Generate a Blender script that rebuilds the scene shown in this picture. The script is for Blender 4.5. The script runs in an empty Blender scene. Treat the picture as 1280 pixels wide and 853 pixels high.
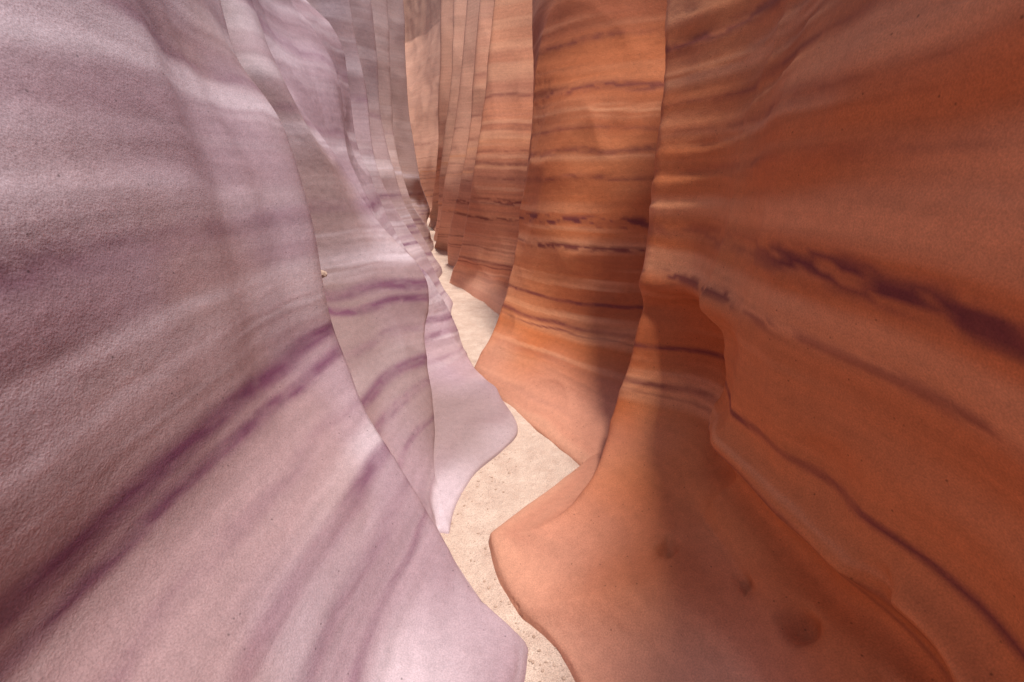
import bpy, bmesh, math, numpy as np
from mathutils import Vector
rng=np.random.default_rng(7)
# The walls are lofted through vertical cross-section curves (crest lines and the hollows
# between them).  P() converts a measured sight-line plus a distance down the canyon (y, metres)
# into a world-space point; everything below is ordinary 3-D geometry built from those points.
F=569.0; TH=math.radians(20); CT,ST=math.cos(TH),math.sin(TH); EYE=1.3
def P(u,v,y):
    a=(u-640)/F; b=(426.5-v)/F
    t=y/(b*ST+CT)
    return (a*t,y,EYE+t*(b*CT-ST))
def C(pts,raw=()):
    return sorted([P(*p) for p in pts]+list(raw),key=lambda p:p[2])
# ---------- noise
TAB=rng.random(4096)
def h3(i,j,k): return TAB[(i*73856093 ^ j*19349663 ^ k*83492791)&4095]
def vn(x,y,z):
    i=np.floor(x).astype(np.int64);j=np.floor(y).astype(np.int64);k=np.floor(z).astype(np.int64)
    fx=x-i;fy=y-j;fz=z-k
    fx=fx*fx*fx*(fx*(fx*6-15)+10);fy=fy*fy*fy*(fy*(fy*6-15)+10);fz=fz*fz*fz*(fz*(fz*6-15)+10)
    r=0
    for a in (0,1):
        for b in (0,1):
            for c in (0,1):
                r=r+h3(i+a,j+b,k+c)*(fx if a else 1-fx)*(fy if b else 1-fy)*(fz if c else 1-fz)
    return r*2-1
def fbm(x,y,z,o=3):
    r=0;A=1;
    for n in range(o):
        r=r+A*vn(x*2**n+n*17.3,y*2**n+n*5.1,z*2**n+n*9.7);A*=.5
    return r
def sst(a,b,x):
    t=np.clip((x-a)/(b-a),0,1);return t*t*(3-2*t)
# ---------- pchip
def pchip(xk,yk,x):
    xk=np.asarray(xk,float);yk=np.asarray(yk,float)
    h=np.diff(xk);d=np.diff(yk)/h;m=np.zeros_like(yk)
    for i in range(1,len(xk)-1):
        if d[i-1]*d[i]>0:
            w1=2*h[i]+h[i-1];w2=h[i]+2*h[i-1]
            m[i]=(w1+w2)/(w1/d[i-1]+w2/d[i])
    m[0]=d[0];m[-1]=d[-1]
    xc=np.clip(x,xk[0],xk[-1]);i=np.clip(np.searchsorted(xk,xc)-1,0,len(xk)-2)
    t=(xc-xk[i])/h[i]
    return (2*t**3-3*t**2+1)*yk[i]+(t**3-2*t**2+t)*h[i]*m[i]+(-2*t**3+3*t**2)*yk[i+1]+(t**3-t**2)*h[i]*m[i+1]
M=600;PMAX=13.0
S=np.linspace(0,1,M);PZ=-0.12+(PMAX+.12)*S**2.2
def column(pts,side):
    pts=sorted(pts,key=lambda p:p[2])
    z=[p[2] for p in pts];x=[p[0] for p in pts];y=[p[1] for p in pts]
    X=pchip(z,x,PZ);Y=pchip(z,y,PZ)
    ex=np.maximum(PZ-z[-1],0);X=X+side*ex*.16
    return np.stack([X,Y],1)
def rec(pts,side,dx,dy,lowx=.12,lowy=.4):
    out=[]
    for (x,y,z) in pts:
        k=min(max(z/.9,0),1)
        out.append((x+side*(dx*(lowx+(1-lowx)*k)),y+dy*(lowy+(1-lowy)*k),z))
    return out
def cr(Pk,par,q):
    n=len(Pk);T=[]
    for i in range(n):
        if n==2: T.append((Pk[1]-Pk[0])/(par[1]-par[0]));continue
        if i==0 or i==n-1: T.append(None)
        else:
            h0=par[i]-par[i-1];h1=par[i+1]-par[i]
            T.append(((Pk[i]-Pk[i-1])/h0*h1+(Pk[i+1]-Pk[i])/h1*h0)/(h0+h1))
    if n>2:
        T[0]=1.5*(Pk[1]-Pk[0])/(par[1]-par[0])-.5*T[1]
        T[-1]=1.5*(Pk[-1]-Pk[-2])/(par[-1]-par[-2])-.5*T[-2]
    i=min(max(np.searchsorted(par,q)-1,0),n-2);h=par[i+1]-par[i];t=(q-par[i])/h
    return (2*t**3-3*t**2+1)*Pk[i]+(t**3-2*t**2+t)*h*T[i]+(-2*t**3+3*t**2)*Pk[i+1]+(t**3-t**2)*h*T[i+1]
def mixc(c,f,col):
    return c+(np.array(col)-c)*f[...,None]
def wall(name,cols,side,dents,mat,pal):
    G=[(column(c,side),sh) for c,sh in cols]
    segs=[];cur=[G[0][0]]
    for g,sh in G[1:]:
        cur.append(g)
        if sh: segs.append(cur);cur=[g]
    if len(cur)>1: segs.append(cur)
    sel=(PZ>0)&(PZ<2.5)
    rows=[]
    for sg in segs:
        par=[0]
        for a,b in zip(sg[:-1],sg[1:]): par.append(par[-1]+float(np.mean(np.linalg.norm((b-a)[sel],axis=1)))+1e-3)
        ymean=float(np.mean([s[sel][:,1].mean() for s in sg]))
        step=.007+.0022*max(ymean-1,0)
        if ymean<0: step=.03
        n=max(int(par[-1]/step),8)
        for q in np.linspace(0,par[-1],n,endpoint=False): rows.append(cr(sg,par,q))
    rows.append(segs[-1][-1])
    A=np.array(rows)
    for _ in range(2):
        A[1:-1]=.25*A[:-2]+.5*A[1:-1]+.25*A[2:]
    N=A.shape[0]
    X=A[:,:,0];Y=A[:,:,1];Z=np.repeat(PZ[None],N,0).copy()
    H=2.3+.3*np.clip(Y,0,30)+.25*vn(Y*.7,X*0+3,X*0)
    over=np.maximum(Z-H,0)
    X=X+side*(over**1.3)*1.6
    Z=np.where(over>0,H+over*.18,Z)
    V=np.stack([X,Y,Z],2)
    du=np.gradient(V,axis=0);dv=np.gradient(V,axis=1)
    nn=np.cross(du,dv);nn/=np.linalg.norm(nn,axis=2,keepdims=True)+1e-9
    if np.mean(nn[:,:M//3,0])*side>0:nn=-nn
    for _ in range(6):
        nn[1:-1]=.25*nn[:-2]+.5*nn[1:-1]+.25*nn[2:]
    x,y,z=V[...,0],V[...,1],V[...,2]
    near=1-.75*sst(2.5,6,y)
    lowf=sst(0,.25,z+.05)
    D=.014*fbm(x*1.7,y*1.7,z*1.1,3)*lowf
    # water-carved flutes: rounded hollows meeting in crisp ridges
    r1=1-np.abs(vn(x*1.6+.35*z+40,y*2.6-.5*z,z*1.1+2))*2
    r2=1-np.abs(vn(x*3+.6*z,y*4.5+.7*z+13,z*1.9))*2
    fa_=(.25+1.1*sst(.9,1.5,y) if side<0 else .95+0*y)
    D+=lowf*fa_*(.028*np.maximum(r1,-.6)+.010*np.maximum(r2,-.6))*(1-.5*sst(4,8,y))
    D+=np.clip((y-4)/4,0,1)*.05*fbm(x*1.2+9,y*1.5,z*.6,2)
    s=z+.05*vn(x*.9,y*.9,z*1.1)+.008*vn(x*5,y*5,z*4)+.02*y
    led=vn(x*.4,y*.4,s*12)*.6+vn(x*.6+5,y*.6,s*30)*.25
    msk=np.clip(.1+1.3*vn(x*1.2+31,y*1.2,z*1.6),.03,1)
    D+=.010*led*msk*near
    pk=sst(.1,.5,vn(x*2.2+3,y*2.2,z*2.2+8))
    D+=near*(.0006*fbm(x*30,y*30,z*30,2)-.003*pk*sst(.35,.7,vn(x*45,y*45,z*60)))
    if side>0:
        wv=.10*np.abs(vn(x*1.5,y*3.2,x*0+2));loc=sst(.15,.45,y)*(1-sst(1.35,1.6,y))
        zz=z-.40-wv
        D+=loc*(.045*np.exp(-((zz-.06)/.05)**2)-.060*np.exp(-((zz+.05)/.055)**2))
        loc2=sst(1.2,1.45,y)*(1-sst(1.8,2.2,y));zz=z-.82-.04*vn(x*3,y*3,x*0)
        D+=loc2*(.025*np.exp(-((zz-.04)/.04)**2)-.03*np.exp(-((zz+.06)/.06)**2))
        # rippled ledges on the upper face beside the crest
        sh=(s+.03*np.sin(y*4))*9.5;saw=sh-np.floor(sh);saw=np.where(saw<.8,saw/.8,(1-saw)/.2)
        D+=sst(1.15,1.4,y)*(1-sst(2.1,2.5,y))*sst(1.05,1.25,z)*.012*saw*(.4+.8*sst(-.4,.4,vn(x*2,y*2,s*5)))
    for (c,r,d) in dents:
        c=np.array(c);d2=((V-c)**2).sum(2)
        k=np.unravel_index(np.argmin(d2),d2.shape);c=V[k]
        dd=((V-c)**2).sum(2)/(r*r)*(1+.5*vn(x*12,y*12,z*12))
        D+=d*np.exp(-np.abs(dd)**1.8)
    V=V+nn*D[...,None]
    # ---- bedding colours
    fm=sst(-.2,.5,vn(x*.9+11,y*.9,z*1.3+5))
    c=np.zeros(V.shape)+np.array(pal['base'])
    c=mixc(c,.75*sst(-.35,.45,vn(x*.3,y*.3,s*3.5)),pal['dark'])
    c=mixc(c,.75*sst(.0,.5,vn(x*.5+7,y*.5,s*9)),pal['pale'])
    c=mixc(c,(.3+.7*fm)*.6*sst(.15,.6,vn(x*.7+3,y*.7,s*28)),pal['pale'])
    c=mixc(c,(.3+.7*fm)*.5*sst(.2,.6,vn(x*.8+1,y*.8,s*44+4)),pal['dark'])
    c=mixc(c,.45*sst(.1,.7,fbm(x*1.3+9,y*1.3,z*1.5,3)),pal['tint'])
    c=mixc(c,sst(2.5,9,y)*.8,pal['far'])  # distant stone made paler; the brighter far-end light is put into its colour
    if side>0:   # pinker colour along the foot of the wall
        ft=(1-sst(.05,.30,z+.08*vn(x*3,y*3,z*3)))*.55
        c=mixc(c,ft,(.54,.30,.23))
    else:
        shade=sst(1.5,2.0,y)*(1-sst(2.3,2.7,y))*(.35+.45*sst(-.3,.3,vn(x*2+3,y*2,z*1.6)))  # shade of the recess behind the near bulge, painted into the rock colour
        c=mixc(c,shade,(.28,.185,.175))
    for (z0,wd,st) in pal['pales']:
        e=np.exp(-((s-z0)/wd)**2)*st*(.25+.75*sst(-.3,.4,vn(x*1.5,y*1.5,s*60)))
        c=mixc(c,e,pal['pale'])
    for (z0,wd,st,mot) in pal['bands']:
        o=.015*vn(x*4+z0*9,y*4,z*4)
        e=np.exp(-(np.abs(s+o-z0)/wd)**3)*st
        mt=sst(-.25,.25,fbm(x*11,y*11,s*55,3))
        big=sst(-.6,.1,vn(x*1.3+z0*31,y*1.3,z*.7))
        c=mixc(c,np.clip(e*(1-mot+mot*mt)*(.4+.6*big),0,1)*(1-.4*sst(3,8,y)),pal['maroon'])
    me=bpy.data.meshes.new(name)
    idx=np.arange(N*M).reshape(N,M)
    q=np.stack([idx[:-1,:-1],idx[1:,:-1],idx[1:,1:],idx[:-1,1:]],2).reshape(-1,4)
    if side<0: q=q[:,::-1]
    me.vertices.add(N*M);me.vertices.foreach_set('co',V.reshape(-1).astype(np.float32))
    me.loops.add(q.size);me.loops.foreach_set('vertex_index',q.reshape(-1).astype(np.int32))
    me.polygons.add(len(q));me.polygons.foreach_set('loop_start',(np.arange(len(q))*4).astype(np.int32))
    me.polygons.foreach_set('use_smooth',np.ones(len(q),bool))
    me.update(calc_edges=True)
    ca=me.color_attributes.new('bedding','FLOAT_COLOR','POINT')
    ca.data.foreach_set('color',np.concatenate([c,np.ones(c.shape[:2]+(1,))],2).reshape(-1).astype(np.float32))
    fa=me.attributes.new('strata','FLOAT','POINT');fa.data.foreach_set('value',s.reshape(-1).astype(np.float32))
    ob=bpy.data.objects.new(name,me);bpy.context.collection.objects.link(ob);me.materials.append(mat)
    return ob
# ---------- materials
def rgb(c): return (c[0],c[1],c[2],1)
class NB:
    def __init__(s,nt): s.nt=nt;s.n=nt.nodes;s.l=nt.links
    def node(s,t,**k):
        n=s.n.new(t)
        for a,b in k.items(): setattr(n,a,b)
        return n
    def put(s,sock,v):
        if isinstance(v,bpy.types.NodeSocket): s.l.new(v,sock)
        else: sock.default_value=v
    def math(s,op,a,b=0.):
        n=s.node('ShaderNodeMath',operation=op);s.put(n.inputs[0],a);s.put(n.inputs[1],b)
        return n.outputs[0]
    def noise(s,vec,scale,detail=3,rough=.5):
        n=s.node('ShaderNodeTexNoise');s.put(n.inputs['Vector'],vec);n.inputs['Scale'].default_value=scale
        n.inputs['Detail'].default_value=detail;n.inputs['Roughness'].default_value=rough
        return n.outputs['Fac']
    def ramp(s,f,st):
        n=s.node('ShaderNodeValToRGB');s.put(n.inputs[0],f);cr_=n.color_ramp
        while len(cr_.elements)<len(st): cr_.elements.new(.5)
        for e,(p,c) in zip(cr_.elements,st):
            e.position=p;e.color=rgb(c) if isinstance(c,tuple) else (c,c,c,1)
        return n.outputs[0]
    def mix(s,f,a,b,mode='MIX'):
        n=s.node('ShaderNodeMix',data_type='RGBA',blend_type=mode);s.put(n.inputs[0],f)
        s.put(n.inputs[6],a if isinstance(a,bpy.types.NodeSocket) else rgb(a));s.put(n.inputs[7],b if isinstance(b,bpy.types.NodeSocket) else rgb(b))
        return n.outputs[2]
    def comb(s,x,y,z):
        n=s.node('ShaderNodeCombineXYZ');s.put(n.inputs[0],x);s.put(n.inputs[1],y);s.put(n.inputs[2],z);return n.outputs[0]
def rock(name):
    m=bpy.data.materials.new(name);m.use_nodes=True;b=NB(m.node_tree);bs=b.n['Principled BSDF']
    tc=b.node('ShaderNodeTexCoord').outputs['Object']
    sp=b.node('ShaderNodeSeparateXYZ');b.l.new(tc,sp.inputs[0]);x,y,z=sp.outputs
    st=b.node('ShaderNodeAttribute',attribute_name='strata').outputs['Fac']
    col=b.node('ShaderNodeAttribute',attribute_name='bedding').outputs['Color']
    n2=b.noise(b.comb(b.math('MULTIPLY',x,2.2),b.math('MULTIPLY',y,2.2),b.math('MULTIPLY',st,42)),1,1,.5)
    gr=b.noise(tc,260,1,.6);mo=b.noise(tc,32,3,.7)
    vo=b.node('ShaderNodeTexVoronoi');b.l.new(tc,vo.inputs['Vector']);vo.inputs['Scale'].default_value=36
    sc=b.node('ShaderNodeSeparateColor');b.l.new(vo.outputs['Color'],sc.inputs[0])
    pit=b.math('MULTIPLY',b.math('LESS_THAN',sc.outputs[0],.3),b.ramp(vo.outputs['Distance'],[(.05,1.),(.12,0.)]))
    f=b.math('MULTIPLY',b.ramp(n2,[(.3,.94),(.7,1.05)]),b.math('MULTIPLY',b.ramp(gr,[(.25,.84),(.75,1.15)]),b.ramp(mo,[(.3,.92),(.7,1.07)])))
    f=b.math('MULTIPLY',f,b.math('SUBTRACT',1.,b.math('MULTIPLY',pit,.5)))
    col=b.mix(1,col,f,'MULTIPLY')
    b.l.new(col,bs.inputs['Base Color']);bs.inputs['Roughness'].default_value=.75
    bs.inputs['Specular IOR Level'].default_value=.3
    h=b.math('ADD',b.math('MULTIPLY',gr,.0009),b.math('MULTIPLY',mo,.0028))
    bu=b.node('ShaderNodeBump');bu.inputs['Strength'].default_value=.7;bu.inputs['Distance'].default_value=1
    b.l.new(h,bu.inputs['Height']);b.l.new(bu.outputs[0],bs.inputs['Normal'])
    return m
matL=rock('lilac_sandstone');matR=rock('orange_sandstone')  # each wall's colour also carries its light: lilac from sky, orange from bounce
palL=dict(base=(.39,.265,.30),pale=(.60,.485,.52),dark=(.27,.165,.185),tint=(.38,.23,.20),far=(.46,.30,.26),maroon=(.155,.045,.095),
  pales=[(.90,.07,.8),(1.52,.05,.7),(1.02,.02,.6)],
  bands=[(1.17,.035,.7,.5),(.76,.03,.95,.3),(.69,.022,.9,.4),(.55,.02,.4,.6),(.40,.025,.8,.3),(.30,.02,.6,.5),(.20,.012,.5,.5),(1.62,.02,.3,.6),(2.1,.04,.5,.5)])
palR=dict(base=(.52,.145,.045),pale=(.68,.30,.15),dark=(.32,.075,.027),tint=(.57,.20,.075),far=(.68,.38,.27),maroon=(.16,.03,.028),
  pales=[(1.72,.04,.8),(1.47,.02,.6),(.98,.03,.6),(.52,.015,.5)],
  bands=[(1.12,.035,1.,.8),(.95,.02,.9,.85),(.62,.012,.9,.4),(.47,.014,.8,.3),(.43,.006,.9,.1),(1.36,.015,.6,.7),(1.5,.02,.6,.6),(1.62,.012,.6,.5),(1.85,.03,.8,.6),(2.15,.02,.7,.5),(2.6,.05,.6,.5)])
def sandmat():
    m=bpy.data.materials.new('pale_sand');m.use_nodes=True;b=NB(m.node_tree);bs=b.n['Principled BSDF']
    tc=b.node('ShaderNodeTexCoord').outputs['Object']
    c=b.ramp(b.noise(tc,9,3,.7),[(.3,(.54,.38,.30)),(.7,(.68,.52,.42))])
    g=b.noise(tc,300,1,.7);c=b.mix(1,c,b.ramp(g,[(.25,.65),(.7,1.15)]),'MULTIPLY')
    b.l.new(c,bs.inputs['Base Color']);bs.inputs['Roughness'].default_value=.95
    h=b.math('ADD',b.math('MULTIPLY',g,.002),b.math('MULTIPLY',b.noise(tc,40,3,.7),.014))
    bu=b.node('ShaderNodeBump');bu.inputs['Distance'].default_value=1;bu.inputs['Strength'].default_value=.9
    b.l.new(h,bu.inputs['Height']);b.l.new(bu.outputs[0],bs.inputs['Normal']);return m
matS=sandmat()
# ---------- right wall
R0=[(1.5,-5,3.5),(1.1,-5,1.5),(.9,-5,.9),(.6,-5,.35),(.2,-5,.03),(.15,-5,-.1)]
R01=[(1.25,-1.8,2.6),(.95,-1.8,1.5),(.85,-1.8,.9),(.6,-1.8,.35),(.2,-1.8,.03),(.15,-1.8,-.1)]
R1=[(.62,0.,2.4),(.58,.1,1.6),(.68,.2,1.0),(.75,.3,.6),(.6,.4,.22),(.3,.45,.05),(.2,.45,-.1)]
R2=C([(1240,0,.74),(1200,426,.67),(1180,600,.69),(1130,750,.71),(950,853,.74),(800,860,.80)],[(.18,.85,0.02),(.16,.85,-.1)])
K=C([(1040,0,1.38),(985,160,1.30),(955,300,1.28),(920,430,1.26),(905,540,1.26),(885,650,1.2),(800,740,1.0)],[(.035,1.04,0.02),(.02,1.04,-.1)])
KA=[(.90,1.74,2.0),(.80,1.68,1.4),(.76,1.66,1.1),(.71,1.68,.90),(.88,1.68,.62),(.80,1.56,.38),(.60,1.40,.25),(.40,1.2,.165),(.2,1.15,.09),(-.03,1.17,.03),(-.06,1.17,-.1)]
A=C([(835,0,2.35),(822,250,2.05),(805,370,1.95),(770,530,1.75),(700,650,1.33),(665,665,1.3)],[(-.08,1.36,0.03),(-.10,1.36,-.1)])
RA=rec(A,1,.5,.5,.85,.9)
J=C([(705,0,3.6),(702,130,3.3),(702,280,3.0),(712,380,2.8),(735,500,2.25),(722,580,1.85)],[(.31,1.95,-.1)])
B=C([(668,0,4.2),(666,130,3.8),(650,280,3.5),(625,400,3.2),(590,465,2.9)],[(-.33,2.85,-.1)])
RB=rec(B,1,.7,.5,.4,1.3)
Cc=C([(617,0,5.7),(606,120,5.4),(592,220,5.2),(572,320,5.5),(562,352,5.8)],[(-.85,5.8,-.1)])
RC=rec(Cc,1,.7,.5,.4,.6)
C2=C([(598,0,6.9),(590,120,6.6),(576,220,6.4),(560,310,7.0)],[(-1.0,7.1,0),(-1.,7.1,-.1)])
RC2=rec(C2,1,.6,.4,.4,.6)
D=C([(583,0,8.3),(573,120,8.0),(556,230,7.8),(545,300,8.4)],[(-1.5,8.8,0),(-1.55,8.8,-.1)])
RD=rec(D,1,.8,.6)
D2=C([(566,0,9.8),(562,90,9.5),(551,200,9.4),(543,290,9.8)],[(-1.7,9.9,0),(-1.7,9.9,-.1)])
RD2=rec(D2,1,.8,.6)
E5=C([(550,0,11.5),(550,80,11.3),(544,180,11.2),(540,250,12)],[(-2.3,13,0),(-2.35,13,-.1)])
RE=rec(E5,1,.6,1.5)
def far(x,y,l=0): return [(x+.0,y+3*l,6.),(x,y+l,3.),(x,y,1.),(x,y,-.1)]
rc=[(R0,0),(R01,0),(R1,0),(R2,0),(K,1),(KA,0),(A,1),(RA,0),(J,0),(B,1),(RB,0),(Cc,1),(RC,0),(C2,1),(RC2,0),(D,1),(RD,0),(D2,1),(RD2,0),(E5,1),(RE,0),(far(-3.2,16,1),0),(far(-9,17.5,1),0)]
dR=[((.48,1.12,.21),.03,-.045),((.67,.79,.31),.042,-.06),((.72,.72,.48),.04,-.045),((.62,.95,.27),.025,-.03),((.72,.9,.62),.07,-.022),((.70,.62,.36),.03,-.04)]
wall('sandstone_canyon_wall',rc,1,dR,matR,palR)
# ---------- left wall
L0=[(-1.5,-5,3.5),(-1.1,-5,1.5),(-.9,-5,.9),(-.6,-5,.35),(-.2,-5,.03),(-.1,-5,-.1)]
L01=[(-1.3,-1.8,2.6),(-.9,-1.8,1.5),(-.8,-1.8,.9),(-.55,-1.8,.35),(-.15,-1.8,.03),(-.1,-1.8,-.1)]
L1=C([(0,0,.84),(0,200,.667),(0,426,.55),(0,640,.47),(0,853,.41)],[(-.45,.42,.35),(-.2,.44,.1),(0,.45,-.1)])
L2=C([(200,0,1.4),(200,200,1.08),(200,426,.85),(230,640,.75),(300,853,.58),(480,870,.72),(640,853,.82)],[(.07,.85,-.1)])
E=C([(280,0,2.0),(310,80,1.9),(350,160,1.8),(380,270,1.7),(394,350,1.63),(402,400,1.6),(440,480,1.48),(500,590,1.3),(570,710,1.14),(640,800,.96)],[(.02,.97,-.1)])
RE1=rec(E,-1,.34,.28,.3,.5)
m2=C([(297,0,2.4),(350,120,2.3),(395,220,2.3),(435,320,2.3),(460,420,2.12),(478,500,1.88),(510,580,1.6)],[(-.28,1.36,.0),(-.27,1.34,-.1)])
G1=C([(312,0,2.7),(345,80,2.7),(410,180,2.65),(470,280,2.6),(535,368,2.5),(530,420,2.35),(533,500,2.1),(545,600,1.66)],[(-.245,1.4,.0),(-.24,1.38,-.1)])
Hh=C([(350,0,3.3),(400,100,3.2),(425,200,3.1),(470,290,3.0),(505,362,2.95),(500,420,2.8),(522,500,2.35)],[(-.37,2.05,.06),(-.24,1.86,.04),(-.18,1.76,.01),(-.16,1.76,-.1)])
H2=C([(360,0,3.6),(415,90,3.6),(436,195,3.5),(482,290,3.3),(535,364,3.15),(552,420,3.0),(568,470,2.65)],[(-.17,2.45,.08),(-.04,2.3,.05),(.03,2.2,.01),(.04,2.2,-.1)])
F2=C([(378,0,4),(432,70,4),(449,190,3.9),(492,290,3.6),(545,365,3.3),(575,430,3.1)],[(-.25,2.8,0),(-.23,2.8,-.1)])
RF=rec(F2,-1,.7,.4,.3,.8)
L4a=C([(438,0,5),(455,100,5),(475,220,4.8),(530,320,4.9)],[(-.64,4.8,0),(-.62,4.8,-.1)])
RL4a=rec(L4a,-1,.8,.4,.3,.8)
L4=C([(462,0,6.4),(474,120,6.4),(502,250,6.2),(540,322,6.3)],[(-1.0,6.4,0),(-1.,6.4,-.1)])
RL4=rec(L4,-1,.9,.6,.3,.8)
L5=C([(484,0,8.5),(490,150,8.3),(515,250,8),(538,295,8.5)],[(-1.5,8.9,0),(-1.48,8.9,-.1)])
RL5=rec(L5,-1,.9,.9,.3,.8)
L6=C([(504,0,11),(510,120,11),(524,220,11),(537,262,11.8)],[(-2.2,12,0),(-2.2,12,-.1)])
lc=[(L0,0),(L01,0),(L1,0),(L2,0),(E,1),(RE1,0),(m2,0),(G1,1),(Hh,0),(H2,0),(F2,1),(RF,0),(L4a,1),(RL4a,0),(L4,1),(RL4,0),(L5,1),(RL5,0),(L6,1),(far(-5,14),0),(far(-9,14.5),0)]
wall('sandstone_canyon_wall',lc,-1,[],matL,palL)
# ---------- sand floor
def sandz(X,Y): return .007*fbm(X*5,Y*5,X*0,4)
def sheet(name,xs,ys,zf,mat):
    X,Y=np.meshgrid(xs,ys,indexing='ij');Z=zf(X,Y);V=np.stack([X,Y,Z],2).reshape(-1,3)
    n,m=X.shape;idx=np.arange(n*m).reshape(n,m)
    q=np.stack([idx[:-1,:-1],idx[1:,:-1],idx[1:,1:],idx[:-1,1:]],2).reshape(-1,4)
    me=bpy.data.meshes.new(name);me.from_pydata(V.tolist(),[],q.tolist());me.polygons.foreach_set('use_smooth',[True]*len(q))
    ob=bpy.data.objects.new(name,me);bpy.context.collection.objects.link(ob);me.materials.append(mat);return ob
sheet('sand_floor',np.linspace(-10,1.6,700),np.concatenate([np.linspace(-6,.5,60),np.linspace(.52,4,350),np.linspace(4.05,18,200)]),sandz,matS)
# ---------- pebbles
def stone(bm,c,r):
    g=bmesh.ops.create_icosphere(bm,subdivisions=2,radius=1)
    sc_=rng.uniform(.6,1.2,3)*r;ph=rng.uniform(0,50)
    for v in g['verts']:
        d=1+.25*float(vn(np.array(v.co.x*1.6+ph),np.array(v.co.y*1.6),np.array(v.co.z*1.6)))
        v.co=Vector((c[0]+v.co.x*sc_[0]*d,c[1]+v.co.y*sc_[1]*d,c[2]+v.co.z*sc_[2]*d*.8))
pm=bpy.data.materials.new('pebble_stone');pm.use_nodes=True;b=NB(pm.node_tree)
b.l.new(b.ramp(b.noise(b.node('ShaderNodeTexCoord').outputs['Object'],25,3,.6),[(.3,(.34,.22,.16)),(.7,(.58,.42,.33))]),b.n['Principled BSDF'].inputs['Base Color'])
b.n['Principled BSDF'].inputs['Roughness'].default_value=.85
bm=bmesh.new()
for i in range(320):
    y_=rng.uniform(.8,2.0);cx=np.interp(y_,[.8,1.1,1.5,1.9,2.2,2.8],[.12,0,-.18,-.02,.05,-.25])
    x_=cx+rng.normal(0,.05);r=.0012+.0045*rng.random()**4
    stone(bm,(x_,y_,float(sandz(np.array(x_),np.array(y_)))+r*.3),r)
me=bpy.data.meshes.new('pebbles');bm.to_mesh(me);bm.free();me.materials.append(pm)
me.polygons.foreach_set('use_smooth',[True]*len(me.polygons))
bpy.context.collection.objects.link(bpy.data.objects.new('pebbles',me))
bm=bmesh.new();stone(bm,P(401,343,1.66),.02)
me=bpy.data.meshes.new('lodged_stone');bm.to_mesh(me);bm.free();me.materials.append(pm)
bpy.context.collection.objects.link(bpy.data.objects.new('lodged_stone',me))
# ---------- light
w=bpy.data.worlds.new('World');bpy.context.scene.world=w;w.use_nodes=True;nt=w.node_tree
sky=nt.nodes.new('ShaderNodeTexSky');sky.sky_type='NISHITA';sky.sun_disc=False
sd=Vector((.18,-.2,.95)).normalized()
sky.sun_elevation=math.asin(sd.z);sky.sun_rotation=math.atan2(sd.x,sd.y)
nt.links.new(sky.outputs[0],nt.nodes['Background'].inputs[0]);nt.nodes['Background'].inputs[1].default_value=.15
sl=bpy.data.lights.new('sun','SUN');sl.energy=4.6;sl.angle=math.radians(10);sl.color=(1,.95,.88)
so=bpy.data.objects.new('sun',sl);bpy.context.collection.objects.link(so);so.rotation_euler=sd.to_track_quat('Z','Y').to_euler()
cd=bpy.data.cameras.new('camera');cd.lens=16;cd.sensor_width=36;cd.clip_start=.02;cd.clip_end=300
co=bpy.data.objects.new('camera',cd);bpy.context.collection.objects.link(co);co.location=(0,0,EYE);co.rotation_euler=(math.radians(70),0,0)
sc=bpy.context.scene;sc.camera=co
sc.view_settings.view_transform='Standard';sc.view_settings.look='None';sc.view_settings.exposure=0
